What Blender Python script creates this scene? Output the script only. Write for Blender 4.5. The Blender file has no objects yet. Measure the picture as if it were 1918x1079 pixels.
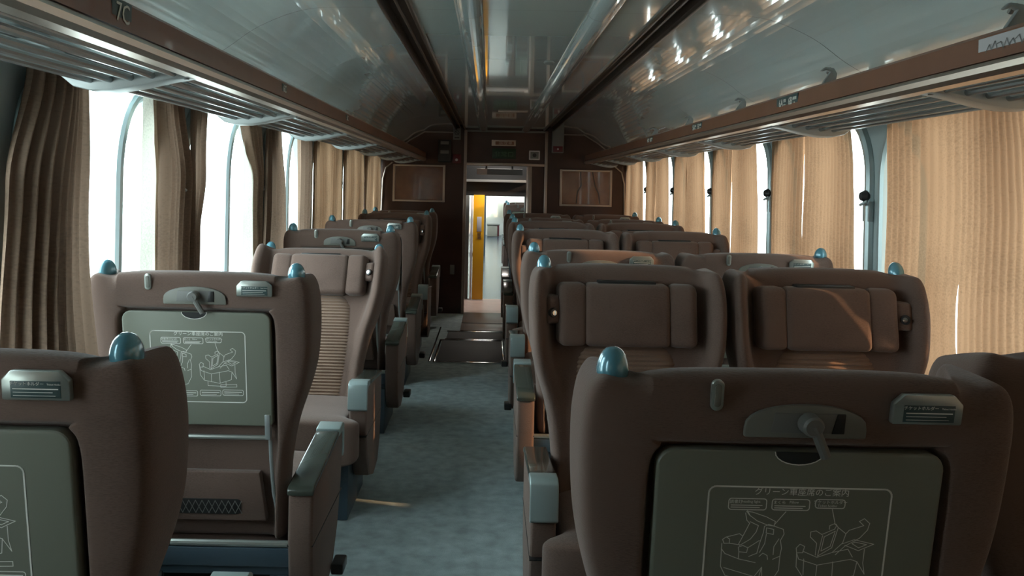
import bpy, bmesh, math, random
from mathutils import Vector, Matrix

# ------------------------------------------------------------------ camera, world, light
sc = bpy.context.scene
C = sc.collection
random.seed(7)
F, ROLL, TILT = 1615.0, 0.0209, 0.0067
VX, VY = 917.4, 345.9 + F * math.tan(TILT)          # optical centre of the cropped frame
CAM = Vector((-0.145, 0.0, 1.40))
cam = bpy.data.cameras.new('camera')
cam_ob = bpy.data.objects.new('camera', cam)
C.objects.link(cam_ob)
cam_ob.matrix_world = Matrix.Translation(CAM) @ Matrix.Rotation(math.pi / 2 - TILT, 4, 'X') @ Matrix.Rotation(ROLL, 4, 'Z')
cam.sensor_width = 36.0
cam.lens = F / 1918 * 36
cam.shift_x = (959 - VX) / 1918
cam.shift_y = -(539.5 - VY) / 1918
cam.clip_start = 0.02
sc.camera = cam_ob

sc.view_settings.view_transform = 'Standard'
sc.view_settings.look = 'None'
sc.view_settings.gamma = 1
sc.view_settings.use_curve_mapping = False
sc.view_settings.exposure = 0.0
sc.cycles.use_denoising = True
sc.cycles.max_bounces = 9
sc.cycles.diffuse_bounces = 5
sc.cycles.glossy_bounces = 4
sc.cycles.transparent_max_bounces = 12
sc.cycles.sample_clamp_indirect = 6.0

world = bpy.data.worlds.new('sky')
sc.world = world
world.use_nodes = True
wn, wl = world.node_tree.nodes, world.node_tree.links
wbg = wn['Background']
wtc = wn.new('ShaderNodeTexCoord')
wsep = wn.new('ShaderNodeSeparateXYZ')
wr = wn.new('ShaderNodeValToRGB')
wm = wn.new('ShaderNodeMapRange')
wm.inputs['From Min'].default_value = -1.0
wl.new(wtc.outputs['Generated'], wsep.inputs[0])
wl.new(wsep.outputs['Z'], wm.inputs['Value'])
wl.new(wm.outputs[0], wr.inputs[0])
wr.color_ramp.elements[0].position = 0.0
wr.color_ramp.elements[0].color = (0.50, 0.58, 0.60, 1)
wr.color_ramp.elements[1].position = 1.0
wr.color_ramp.elements[1].color = (0.80, 0.96, 1.0, 1)
wl.new(wr.outputs[0], wbg.inputs[0])
WORLD_STRENGTH = 11.0
wbg.inputs[1].default_value = WORLD_STRENGTH

sun = bpy.data.lights.new('sun', 'SUN')
sun.energy = 5.5
sun.angle = math.radians(1.0)
sun.color = (1.0, 0.57, 0.29)
sun_ob = bpy.data.objects.new('sun', sun)
C.objects.link(sun_ob)
sun_ob.rotation_euler = Vector((-0.80, 0.23, -0.33)).to_track_quat('-Z', 'Y').to_euler()

WIN0, PITCH = 2.22, 1.20            # near rim of the second window, window pitch
def portal(y, side, zc=1.22, w=1.0, h=0.95, x=1.45):
    l = bpy.data.lights.new('window_portal', 'AREA')
    l.shape = 'RECTANGLE'; l.size = h; l.size_y = w
    l.cycles.is_portal = True
    o = bpy.data.objects.new('window_portal', l)
    C.objects.link(o)
    o.location = (side * x, y, zc)
    o.rotation_euler = (0, side * math.pi / 2, 0)
for k in range(-4, 7):
    for s in (-1, 1):
        portal(WIN0 + PITCH * k + 0.53, s)

for s in (-1, 1): portal(9.99, s, 1.02, 1.0, 1.8, 1.40)
def P(px, py, Y):
    """world X, Z of photo pixel (px, py) at depth Y"""
    u, v = px - VX, py - VY
    c, s = math.cos(ROLL), math.sin(ROLL)
    tx, ty = u * c + v * s, -u * s + v * c
    ct, st = math.cos(TILT), math.sin(TILT)
    dy, dz = ct - ty / F * st, -ty / F * ct - st
    return CAM.x + tx / F / dy * Y, CAM.z + dz / dy * Y

# ------------------------------------------------------------------ materials
def mat(name, col, rough=0.5, metal=0.0, bump=None, sheen=0.0, coat=0.0, spec=0.5, vary=0.0, vscale=6.0):
    m = bpy.data.materials.new(name); m.use_nodes = True
    n, l = m.node_tree.nodes, m.node_tree.links
    b = n['Principled BSDF']
    b.inputs['Base Color'].default_value = (*col, 1)
    b.inputs['Roughness'].default_value = rough
    b.inputs['Metallic'].default_value = metal
    b.inputs['Specular IOR Level'].default_value = spec
    if sheen:
        b.inputs['Sheen Weight'].default_value = sheen
        b.inputs['Sheen Roughness'].default_value = 0.5
    if coat:
        b.inputs['Coat Weight'].default_value = coat
        b.inputs['Coat Roughness'].default_value = 0.04
    tc = n.new('ShaderNodeTexCoord')
    if vary:
        t = n.new('ShaderNodeTexNoise'); t.inputs['Scale'].default_value = vscale; t.inputs['Detail'].default_value = 5
        r = n.new('ShaderNodeValToRGB')
        r.color_ramp.elements[0].position = 0.3; r.color_ramp.elements[1].position = 0.7
        r.color_ramp.elements[0].color = (*[c * (1 - vary) for c in col], 1)
        r.color_ramp.elements[1].color = (*[min(1, c * (1 + vary)) for c in col], 1)
        l.new(tc.outputs['Object'], t.inputs['Vector']); l.new(t.outputs['Fac'], r.inputs[0]); l.new(r.outputs[0], b.inputs['Base Color'])
    if bump:
        sc_, st = bump
        t2 = n.new('ShaderNodeTexNoise'); t2.inputs['Scale'].default_value = sc_; t2.inputs['Detail'].default_value = 4
        bp = n.new('ShaderNodeBump'); bp.inputs['Strength'].default_value = st; bp.inputs['Distance'].default_value = 0.004
        l.new(tc.outputs['Object'], t2.inputs['Vector']); l.new(t2.outputs['Fac'], bp.inputs['Height']); l.new(bp.outputs[0], b.inputs['Normal'])
    return m

def weave_mat(name, col, sheen=0.2):
    m = mat(name, col, 0.92, sheen=sheen, spec=0.15)
    n, l = m.node_tree.nodes, m.node_tree.links
    b = n['Principled BSDF']
    tc = n.new('ShaderNodeTexCoord')
    mp = n.new('ShaderNodeMapping'); mp.inputs['Scale'].default_value = (160, 160, 900)
    t = n.new('ShaderNodeTexNoise'); t.inputs['Scale'].default_value = 1.0; t.inputs['Detail'].default_value = 3
    t3 = n.new('ShaderNodeTexNoise'); t3.inputs['Scale'].default_value = 5.0; t3.inputs['Detail'].default_value = 4
    mx = n.new('ShaderNodeMath'); mx.operation = 'ADD'
    r = n.new('ShaderNodeValToRGB')
    r.color_ramp.elements[0].position = 0.75; r.color_ramp.elements[1].position = 1.25
    r.color_ramp.elements[0].color = (*[c * 0.86 for c in col], 1)
    r.color_ramp.elements[1].position = 1.0
    r.color_ramp.elements[1].color = (*[c * 1.12 for c in col], 1)
    l.new(tc.outputs['Object'], mp.inputs[0]); l.new(mp.outputs[0], t.inputs['Vector'])
    l.new(tc.outputs['Object'], t3.inputs['Vector'])
    l.new(t.outputs['Fac'], mx.inputs[0]); l.new(t3.outputs['Fac'], mx.inputs[1])
    l.new(mx.outputs[0], r.inputs[0]); l.new(r.outputs[0], b.inputs['Base Color'])
    bp = n.new('ShaderNodeBump'); bp.inputs['Strength'].default_value = 0.35; bp.inputs['Distance'].default_value = 0.003
    l.new(t.outputs['Fac'], bp.inputs['Height']); l.new(bp.outputs[0], b.inputs['Normal'])
    return m

def cloth_mat(name, col, tr):
    m = bpy.data.materials.new(name); m.use_nodes = True
    n, l = m.node_tree.nodes, m.node_tree.links
    n.remove(n['Principled BSDF']); out = n['Material Output']
    d = n.new('ShaderNodeBsdfDiffuse'); t = n.new('ShaderNodeBsdfTranslucent'); mx = n.new('ShaderNodeMixShader')
    tc = n.new('ShaderNodeTexCoord')
    w = n.new('ShaderNodeTexNoise'); w.inputs['Scale'].default_value = 1.0; w.inputs['Detail'].default_value = 4
    mp = n.new('ShaderNodeMapping'); mp.inputs['Scale'].default_value = (60, 160, 160)
    w2 = n.new('ShaderNodeTexNoise'); w2.inputs['Scale'].default_value = 3.0; w2.inputs['Detail'].default_value = 3
    ad = n.new('ShaderNodeMath'); ad.operation = 'ADD'
    r = n.new('ShaderNodeValToRGB')
    r.color_ramp.elements[0].position = 0.6; r.color_ramp.elements[1].position = 1.0
    r.color_ramp.elements[0].color = (*[c * 0.82 for c in col], 1)
    r.color_ramp.elements[1].color = (*[min(1, c * 1.12) for c in col], 1)
    l.new(tc.outputs['Object'], mp.inputs[0]); l.new(mp.outputs[0], w.inputs['Vector']); l.new(tc.outputs['Object'], w2.inputs['Vector'])
    l.new(w.outputs['Fac'], ad.inputs[0]); l.new(w2.outputs['Fac'], ad.inputs[1]); l.new(ad.outputs[0], r.inputs[0])
    l.new(r.outputs[0], d.inputs[0]); l.new(r.outputs[0], t.inputs[0])
    mx.inputs[0].default_value = tr
    l.new(d.outputs[0], mx.inputs[1]); l.new(t.outputs[0], mx.inputs[2]); l.new(mx.outputs[0], out.inputs[0])
    return m

def glass_mat():
    m = bpy.data.materials.new('window_glass'); m.use_nodes = True
    n, l = m.node_tree.nodes, m.node_tree.links
    n.remove(n['Principled BSDF']); out = n['Material Output']
    t = n.new('ShaderNodeBsdfTransparent'); t.inputs[0].default_value = (0.93, 0.97, 0.97, 1)
    g = n.new('ShaderNodeBsdfGlossy'); g.inputs['Roughness'].default_value = 0.02
    mx = n.new('ShaderNodeMixShader'); mx.inputs[0].default_value = 0.08
    l.new(t.outputs[0], mx.inputs[1]); l.new(g.outputs[0], mx.inputs[2]); l.new(mx.outputs[0], out.inputs[0])
    return m

M = dict(
    fabric=weave_mat('seat_fabric', (0.142, 0.093, 0.075)),
    rib=weave_mat('ribbed_fabric', (0.23, 0.150, 0.108)),
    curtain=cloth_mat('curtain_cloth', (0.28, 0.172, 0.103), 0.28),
    curtain_shaded=cloth_mat('curtain_cloth_shaded', (0.24, 0.165, 0.12), 0.22),  # same cloth with shade mixed into its colour, and less translucent
    lace=cloth_mat('curtain_lining', (0.6, 0.58, 0.5), 0.3),
    ceiling=mat('ceiling_laminate', (0.58, 0.65, 0.62), 0.09, coat=1.0, spec=0.8),
    cove=mat('cove_laminate', (0.62, 0.73, 0.73), 0.11, coat=1.0, spec=0.8),
    wallp=mat('wall_panel', (0.36, 0.42, 0.42), 0.4),
    wood=mat('bulkhead_laminate', (0.055, 0.022, 0.013), 0.35, vary=0.35, vscale=2.5),
    fascia=mat('fascia_laminate', (0.22, 0.095, 0.055), 0.30, coat=0.3, vary=0.1, vscale=9),
    steel=mat('brushed_steel', (0.62, 0.54, 0.47), 0.32, 1.0),
    chrome=mat('chrome', (0.75, 0.75, 0.75), 0.10, 1.0),
    alu=mat('cast_aluminium', (0.36, 0.39, 0.39), 0.38, 0.4), tube=mat('rack_tube_metal', (0.40, 0.42, 0.42), 0.25, 0.9),
    rim=mat('window_rim_metal', (0.42, 0.50, 0.51), 0.28, 0.5),
    dark=mat('dark_plastic', (0.018, 0.018, 0.018), 0.4),
    groove=mat('ceiling_groove', (0.045, 0.03, 0.022), 0.3),
    carpet=mat('carpet', (0.33, 0.395, 0.40), 0.95, bump=(260, 0.6), vary=0.2, vscale=16, spec=0.1),
    tray=mat('tray_plastic', (0.19, 0.20, 0.16), 0.42),
    latchp=mat('latch_plastic', (0.19, 0.19, 0.165), 0.35),
    print=mat('white_print', (0.80, 0.80, 0.74), 0.6),
    knob=mat('teal_knob', (0.12, 0.33, 0.42), 0.22, 0.2, coat=0.8),
    pad=mat('armrest_pad', (0.045, 0.052, 0.042), 0.22, coat=0.4),
    cap=mat('armrest_cap', (0.33, 0.41, 0.41), 0.32, 0.25),
    holder=mat('holder_metal', (0.40, 0.43, 0.40), 0.28, 0.7),
    plate=mat('label_teal', (0.05, 0.085, 0.085), 0.4),
    base=mat('pedestal_paint', (0.055, 0.085, 0.11), 0.4),
    mat_=mat('door_mat_rubber', (0.018, 0.016, 0.014), 0.7),
    pink=mat('vestibule_floor', (0.60, 0.44, 0.38), 0.4, vary=0.1),
    brownfloor=mat('threshold_floor', (0.14, 0.095, 0.075), 0.4),
    glossfloor=mat('next_car_floor', (0.07, 0.10, 0.14), 0.22, spec=0.25, bump=(3, 0.2)),
    yellow=mat('yellow_panel', (0.78, 0.40, 0.015), 0.45),
    white=mat('white_laminate', (0.75, 0.75, 0.72), 0.5),
    white_paper=mat('white_paper', (0.6, 0.58, 0.6), 0.6),
    green=mat('exit_green', (0.008, 0.035, 0.012), 0.4),
    green_l=mat('exit_letters', (0.06, 0.13, 0.06), 0.4),
    red=mat('alarm_red', (0.12, 0.008, 0.014), 0.35),
    pic=mat('framed_leather', (0.16, 0.07, 0.038), 0.14, vary=0.35, vscale=5, coat=0.5),
    frame=mat('pale_frame', (0.52, 0.43, 0.36), 0.35, 0.2),
    grey=mat('grey_plastic', (0.17, 0.17, 0.16), 0.45),
    trim=mat('door_trim_metal', (0.42, 0.34, 0.29), 0.3, 0.7),
    purple=weave_mat('next_car_fabric', (0.12, 0.075, 0.085)),
    ground=mat('ground_ballast', (0.5, 0.5, 0.48), 0.9),
    shed=mat('pale_shed_wall', (0.8, 0.82, 0.82), 0.8),
    blue=mat('blue_sheet', (0.05, 0.30, 0.6), 0.6),
    print_dark=mat('dark_print', (0.05, 0.04, 0.06), 0.6),
    glass=glass_mat(),
)

# ------------------------------------------------------------------ mesh builder
class MB:
    def __init__(s):
        s.bm = bmesh.new(); s.mats = []
    def mi(s, m):
        if m not in s.mats: s.mats.append(m)
        return s.mats.index(m)
    def _merge(s, b2, m, xf=None):
        me = bpy.data.meshes.new('tmp')
        if xf is not None: b2.transform(xf)
        i = s.mi(m)
        for f in b2.faces: f.material_index = i
        b2.to_mesh(me); b2.free(); s.bm.from_mesh(me); bpy.data.meshes.remove(me)
    def box(s, x0, x1, y0, y1, z0, z1, m, r=0.0, seg=2, xf=None):
        b = bmesh.new(); bmesh.ops.create_cube(b, size=1)
        for v in b.verts:
            v.co = Vector((x0 + (v.co.x + .5) * (x1 - x0), y0 + (v.co.y + .5) * (y1 - y0), z0 + (v.co.z + .5) * (z1 - z0)))
        if r > 0: bmesh.ops.bevel(b, geom=b.edges[:], offset=r, segments=seg, profile=0.5, affect='EDGES')
        s._merge(b, m, xf); return s
    def prism(s, pts, a0, a1, m, axis='x', r=0.0, seg=2, xf=None):
        """pts: 2D outline; extruded a0..a1 along axis ('x': pts=(y,z); 'y': pts=(x,z); 'z': pts=(x,y))"""
        b = bmesh.new()
        def mk(p, a):
            return {'x': (a, p[0], p[1]), 'y': (p[0], a, p[1]), 'z': (p[0], p[1], a)}[axis]
        v0 = [b.verts.new(mk(p, a0)) for p in pts]; v1 = [b.verts.new(mk(p, a1)) for p in pts]
        b.faces.new(v0); b.faces.new(v1[::-1])
        k = len(pts)
        for i in range(k): b.faces.new((v0[i], v1[i], v1[(i + 1) % k], v0[(i + 1) % k]))
        bmesh.ops.recalc_face_normals(b, faces=b.faces[:])
        if r > 0: bmesh.ops.bevel(b, geom=[e for e in b.edges if len(e.link_faces) == 2 and e.calc_face_angle(0) > 0.6], offset=r, segments=seg, profile=0.5, affect='EDGES')
        s._merge(b, m, xf); return s
    def tube(s, pts, r, m, n=10, xf=None, closed=False):
        b = bmesh.new(); rings = []
        pts = [Vector(p) for p in pts]; k = len(pts); up0 = None
        for i, p in enumerate(pts):
            if closed: d = pts[(i + 1) % k] - pts[i - 1]
            else: d = pts[min(i + 1, k - 1)] - pts[max(i - 1, 0)]
            d.normalize()
            if up0 is None:
                up = Vector((0, 0, 1)) if abs(d.z) < 0.9 else Vector((1, 0, 0))
            else: up = up0
            a = d.cross(up).normalized(); c = a.cross(d).normalized(); up0 = c
            rings.append([b.verts.new(p + (a * math.cos(2 * math.pi * j / n) + c * math.sin(2 * math.pi * j / n)) * r) for j in range(n)])
        for i in range(k if closed else k - 1):
            A, B = rings[i], rings[(i + 1) % k]
            for j in range(n): b.faces.new((A[j], A[(j + 1) % n], B[(j + 1) % n], B[j]))
        if not closed: b.faces.new(rings[0][::-1]); b.faces.new(rings[-1])
        bmesh.ops.recalc_face_normals(b, faces=b.faces[:])
        s._merge(b, m, xf); return s
    def lathe(s, prof, m, n=24, xf=None):
        """prof (r, z) revolved about z"""
        b = bmesh.new(); rings = []
        for r, z in prof:
            if r < 1e-6: rings.append([b.verts.new((0, 0, z))])
            else: rings.append([b.verts.new((r * math.cos(2 * math.pi * j / n), r * math.sin(2 * math.pi * j / n), z)) for j in range(n)])
        for A, B in zip(rings, rings[1:]):
            for j in range(n):
                q = [A[j % len(A)], A[(j + 1) % len(A)], B[(j + 1) % len(B)], B[j % len(B)]]
                u = []
                for v in q:
                    if v not in u: u.append(v)
                if len(u) > 2: b.faces.new(u)
        bmesh.ops.recalc_face_normals(b, faces=b.faces[:])
        s._merge(b, m, xf); return s
    def grid(s, fn, nu, nv, m):
        b = bmesh.new()
        vs = [[b.verts.new(fn(i / nu, j / nv)) for j in range(nv + 1)] for i in range(nu + 1)]
        for i in range(nu):
            for j in range(nv): b.faces.new((vs[i][j], vs[i + 1][j], vs[i + 1][j + 1], vs[i][j + 1]))
        s._merge(b, m); return s
    def quads(s, quads, m):
        b = bmesh.new()
        for q in quads: b.faces.new([b.verts.new(p) for p in q])
        s._merge(b, m); return s
    def text(s, body, size, m, xf, depth=0.0004, align='CENTER', bold=0.0, sx=1.0):
        cu = bpy.data.curves.new('t', 'FONT'); cu.body = body; cu.size = size; cu.align_x = align; cu.align_y = 'CENTER'
        cu.extrude = depth; cu.offset = bold; cu.resolution_u = 2
        ob = bpy.data.objects.new('t', cu); C.objects.link(ob)
        dg = bpy.context.evaluated_depsgraph_get()
        me = bpy.data.meshes.new_from_object(ob.evaluated_get(dg))
        b = bmesh.new(); b.from_mesh(me)
        b.transform(Matrix.Diagonal((sx, 1, 1, 1)))
        bpy.data.objects.remove(ob); bpy.data.curves.remove(cu); bpy.data.meshes.remove(me)
        s._merge(b, m, xf); return s
    def line(s, pts, w, m, fn):
        """flat stroke through 2D pts, fn maps (u, v) to 3D"""
        b = bmesh.new()
        for (a, c) in zip(pts, pts[1:]):
            dx, dy = c[0] - a[0], c[1] - a[1]; L = math.hypot(dx, dy) or 1
            nx, ny = -dy / L * w / 2, dx / L * w / 2; ex, ey = dx / L * w / 2, dy / L * w / 2
            q = [(a[0] + nx - ex, a[1] + ny - ey), (c[0] + nx + ex, c[1] + ny + ey), (c[0] - nx + ex, c[1] - ny + ey), (a[0] - nx - ex, a[1] - ny - ey)]
            b.faces.new([b.verts.new(fn(*p)) for p in q])
        s._merge(b, m); return s
    def build(s, name, parent=None, loc=(0, 0, 0), smooth=30, shear=None, pivot=None, subsurf=0):
        if shear: 
            for v in s.bm.verts: v.co.y += shear(v.co.z)
        if pivot: 
            for v in s.bm.verts: v.co -= Vector(pivot)
        me = bpy.data.meshes.new(name); s.bm.to_mesh(me); s.bm.free()
        for m in s.mats: me.materials.append(m)
        if subsurf:
            ob = bpy.data.objects.new('t', me); C.objects.link(ob)
            md = ob.modifiers.new('s', 'SUBSURF'); md.levels = subsurf
            dg = bpy.context.evaluated_depsgraph_get(); dg.update()
            me2 = bpy.data.meshes.new_from_object(ob.evaluated_get(dg)); bpy.data.objects.remove(ob); me = me2; me.name = name
        if smooth:
            me.polygons.foreach_set('use_smooth', [True] * len(me.polygons))
            me.set_sharp_from_angle(angle=math.radians(smooth))
        o = bpy.data.objects.new(name, me); C.objects.link(o); o.location = loc
        if parent: o.parent = parent
        return o

def tag(o, label=None, cat=None, group=None, kind=None):
    if label: o['label'] = label
    if cat: o['category'] = cat
    if group: o['group'] = group
    if kind: o['kind'] = kind
    return o
def empty(name, loc=(0, 0, 0), rz=0.0):
    o = bpy.data.objects.new(name, None); C.objects.link(o); o.location = loc; o.rotation_euler = (0, 0, rz); o.empty_display_size = 0.1
    return o
def copy_tree(o, kids, parent=None):
    c = o.copy(); C.objects.link(c)
    if parent: c.parent = parent
    for ch in kids.get(o, []): copy_tree(ch, kids, c)
    return c
def rrect(x0, x1, z0, z1, r, n=6, rb=None):
    """rounded rectangle outline, counter-clockwise, top corners r, bottom corners rb"""
    rb = r if rb is None else rb
    out = []
    for cx, cz, a0, rr in ((x1 - r, z1 - r, 0, r), (x0 + r, z1 - r, 90, r), (x0 + rb, z0 + rb, 180, rb), (x1 - rb, z0 + rb, 270, rb)):
        for i in range(n + 1):
            a = math.radians(a0 + 90 * i / n); out.append((cx + rr * math.cos(a), cz + rr * math.sin(a)))
    return out

# ------------------------------------------------------------------ shell of the coach
YB, YE = -3.0, 9.30                     # back and far bulkheads
def S(o): return tag(o, kind='structure')

S(MB().box(-1.45, 1.45, YB, YE, -0.05, 0.0, M['carpet']).build('floor', smooth=0))

def window_ring(y0, y1, Y0, Y1, Z0, Z1, z0, z1, r, rb, xa, xb, m, mb):
    """wall cell Y0..Y1 x Z0..Z1 with a round-cornered hole"""
    hole = rrect(y0, y1, z0, z1, r, 8, rb)
    cy, cz = (y0 + y1) / 2, (z0 + z1) / 2
    n = len(hole); outer = []
    for i, (a, b) in enumerate(hole):
        q = i // 9
        cornerpt = [(Y1, Z1), (Y0, Z1), (Y0, Z0), (Y1, Z0)][q]
        k = i % 9
        # split the corner's points between the two sides
        if k == 4: outer.append(cornerpt)
        else:
            side_first = (k < 4)
            if q == 0: outer.append((Y1, b) if side_first else (a, Z1))
            if q == 1: outer.append((a, Z1) if side_first else (Y0, b))
            if q == 2: outer.append((Y0, b) if side_first else (a, Z0))
            if q == 3: outer.append((a, Z0) if side_first else (Y1, b))
    q = []
    for i in range(n):
        j = (i + 1) % n
        q.append([(xa, *hole[i]), (xa, *hole[j]), (xa, *outer[j]), (xa, *outer[i])])
        q.append([(xb, *hole[i]), (xb, *hole[j]), (xb, *outer[j]), (xb, *outer[i])])
        q.append([(xa, *hole[i]), (xa, *hole[j]), (xb, *hole[j]), (xb, *hole[i])])
    mb.quads(q, m)
    return hole

NW = range(-4, 7)
wi = 0
for side, nm in ((-1, 'left'), (1, 'right')):
    w = MB()
    xa, xb = side * 1.37, side * 1.44
    holes = []
    for k in NW:
        Y0 = WIN0 + PITCH * k - 0.06
        holes.append(window_ring(Y0 + 0.06, Y0 + PITCH - 0.06, Y0, Y0 + PITCH, 0.0, 1.80, 0.74, 1.71, 0.25, 0.10, xa, xb, M['wallp'], w))
    yl = WIN0 + PITCH * NW[0] - 0.06; yh = WIN0 + PITCH * (NW[-1] + 1) - 0.06
    w.box(min(xa, xb), max(xa, xb), yh, YE + 0.3, 0, 1.8, M['wallp'])
    w.box(min(xa, xb), max(xa, xb), YB - 0.1, yl, 0, 1.8, M['wallp']) if yl > YB else None
    S(w.build('wall_' + nm, smooth=30))
    # sill heater box and skirting along the wall
    S(MB().box(min(side * 1.33, xa), max(side * 1.33, xa), YB, YE, 0.0, 0.34, M['grey'], 0.01).build('baseboard_' + nm, smooth=30))
    for k, h in zip(NW, holes):
        wi += 1
        Y0 = WIN0 + PITCH * k
        f = MB()
        f.tube([(side * 1.366, a, b) for a, b in h], 0.024, M['rim'], 10, closed=True)
        fo = S(f.build('window_%d' % wi))
        g = MB().quads([[(side * 1.42, a, b) for a, b in h]], M['glass'])
        g.build('glass', fo, smooth=0)
        # glazing bar in mid-window whose head curves over towards the far corner
        ym = Y0 + 0.68
        arc = [(side * 1.395, ym, 0.745), (side * 1.395, ym, 1.40)]
        for i in range(1, 9):
            a = math.radians(90 * i / 8)
            arc.append((side * 1.395, ym + 0.20 * (1 - math.cos(a)), 1.40 + 0.29 * math.sin(a)))
        MB().tube(arc, 0.017, M['rim'], 8).build('glazing_bar', fo)

# ceiling and coves
def strip(prof, m, mb, y0, y1, gap=0.0):
    """open profile of (x, z) swept along y"""
    q = []
    for (a, b) in zip(prof, prof[1:]):
        q.append([(a[0], y0 + gap, a[1]), (b[0], y0 + gap, b[1]), (b[0], y1 - gap, b[1]), (a[0], y1 - gap, a[1])])
    mb.quads(q, m)
def smooth_prof(cp, n=5):
    out = []
    for i in range(len(cp) - 1):
        p0 = Vector(cp[max(i - 1, 0)]); p1 = Vector(cp[i]); p2 = Vector(cp[i + 1]); p3 = Vector(cp[min(i + 2, len(cp) - 1)])
        for j in range(n):
            t = j / n
            out.append(tuple(0.5 * ((2 * p1) + (-p0 + p2) * t + (2 * p0 - 5 * p1 + 4 * p2 - p3) * t * t + (-p0 + 3 * p1 - 3 * p2 + p3) * t ** 3)))
    out.append(tuple(cp[-1])); return out
ce = MB()
seams = [YB] + [y for y in (-1.70, -0.53, 0.63, 1.79, 2.96, 4.12, 5.28, 6.44, 7.60, 8.76) ] + [YE + 0.02]
cove = smooth_prof([(0.52, 2.000), (0.66, 1.998), (0.80, 1.985), (0.95, 1.925), (1.08, 1.835), (1.22, 1.770), (1.40, 1.745)])
for y0, y1 in zip(seams, seams[1:]):
    g = 0.002
    strip([(-0.18, 2.0), (0.18, 2.0)], M['ceiling'], ce, y0, y1, g)
    for s in (-1, 1):
        strip([(s * x, z) for x, z in [(0.275, 1.997), (0.425, 1.997)]], M['ceiling'], ce, y0, y1, g)
        # rounded cover of the light trough
        strip([(s * x, z) for x, z in smooth_prof([(0.18, 2.0), (0.183, 1.985), (0.20, 1.972), (0.23, 1.968), (0.255, 1.975), (0.272, 1.99), (0.275, 1.997)], 3)], M['cove'], ce, y0, y1, g)
        strip([(s * x, z) for x, z in cove], M['cove'] , ce, y0, y1, g)
for s in (-1, 1):
    strip([(s * x, z) for x, z in [(0.425, 1.997), (0.425, 2.04), (0.52, 2.04), (0.52, 2.0)]], M['groove'], ce, YB, YE)
    for xx in (0.425, 0.47, 0.52):
        ce.box(s * xx - 0.006, s * xx + 0.006, YB, YE, 1.985 if xx != 0.47 else 2.0, 2.003, M['groove'], 0.002)
ce.box(-1.5, 1.5, YB - 0.1, YE + 0.1, 2.045, 2.10, M['dark'])
for s in (-1, 1):   # shell behind the coves
    strip([(s * 0.5, 2.05), (s * 0.95, 2.0), (s * 1.25, 1.85), (s * 1.5, 1.79)], M['dark'], ce, YB - 0.1, YE + 0.1)
S(ce.build('ceiling', smooth=35))
# small lock of the ceiling hatch
hx, hz = 0.06, 1.995
tag(MB().lathe([(0, -0.006), (0.02, -0.006), (0.026, 0), (0.026, 0.004)], M['grey'], 16).build('ceiling_latch', loc=(0.13, 4.20, 1.998)), 'small round grey latch on the glossy central ceiling panel', 'latch')

# bulkheads
def wall_holes(name, x0, x1, z0, z1, y0, y1, hx0, hx1, hz1, m, matn=None):
    b = MB()
    b.box(x0, hx0, y0, y1, z0, z1, m); b.box(hx1, x1, y0, y1, z0, z1, m); b.box(hx0, hx1, y0, y1, hz1, z1, m)
    return S(b.build(name, smooth=0))
DX0, DX1, DH = -0.405, 0.27, 1.605
wall_holes('wall_end', -1.5, 1.5, 0, 2.04, YE, YE + 0.10, DX0, DX1, DH, M['wood'])
S(MB().box(-1.5, 1.5, YB - 0.1, YB, 0, 2.04, M['wood']).build('wall_back', smooth=0))

t = MB()
for x in (-0.415, 0.455):
    t.box(x - 0.016, x + 0.016, YE - 0.025, YE, 0, 1.985, M['trim'], 0.004)
t.box(-0.40, 0.44, YE - 0.02, YE, DH, DH + 0.03, M['trim'], 0.004)
t.box(DX1 - 0.01, DX1 + 0.035, YE - 0.015, YE + 0.10, 0, DH, M['trim'], 0.004)
t.box(-0.40, 0.44, YE - 0.03, YE, 1.965, 1.985, M['grey'], 0.003)
S(t.build('trim_1'))
# pale edge trims where the coves and the window wall meet the bulkhead
t = MB()
for s in (-1, 1):
    t.tube([(s * 0.55, YE - 0.012, 1.955), (s * 0.86, YE - 0.012, 1.955), (s * 1.02, YE - 0.012, 1.86), (s * 1.12, YE - 0.012, 1.78)], 0.008, M['trim'], 6)
    t.tube([(s * 1.20, YE - 0.012, 1.62), (s * 1.27, YE - 0.012, 1.56), (s * 1.30, YE - 0.012, 1.44), (s * 1.31, YE - 0.012, 1.1)], 0.008, M['frame'], 6)
S(t.build('trim_2'))

# open sliding door leaf in its pocket, right of the doorway
d = empty('sliding_door', (0.36, YE + 0.14, 0)); tag(d, 'dark sliding door leaf slid open into the pocket right of the doorway', 'door')
MB().box(-0.10, 0.55, 0, 0.035, 0.01, 1.60, M['dark'], 0.004).build('door_leaf', d)
MB().box(-0.105, -0.09, -0.004, 0.04, 0.01, 1.60, M['trim'], 0.002).build('edge_strip', d)

# ------------------------------------------------------------------ vestibule and next coach
YV = 10.55
S(MB().box(-1.45, 1.45, YE, YV, -0.05, 0.0, M['pink']).build('floor_vestibule', smooth=0))
S(MB().box(-0.40, 0.42, 8.20, 8.62, 0, 0.012, M['brownfloor'], 0.003).box(-0.40, 0.42, 8.62, YE + 0.06, 0, 0.008, M['brownfloor'], 0.002).box(-0.40, 0.42, 8.60, 8.63, 0, 0.016, M['dark'], 0.002).build('trim_3'))
v = MB()
for s in (-1, 1):
    xa, xb = s * 1.30, s * 1.36
    window_ring(YE + 0.16, YV - 0.08, YE + 0.1, YV, 0.0, 2.04, 0.10, 1.95, 0.08, 0.08, xa, xb, M['white'], v)
S(v.build('wall_vestibule'))
S(MB().box(-1.4, 1.4, YE + 0.1, YV, 2.0, 2.05, M['dark']).build('ceiling_vestibule', smooth=0))
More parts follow.
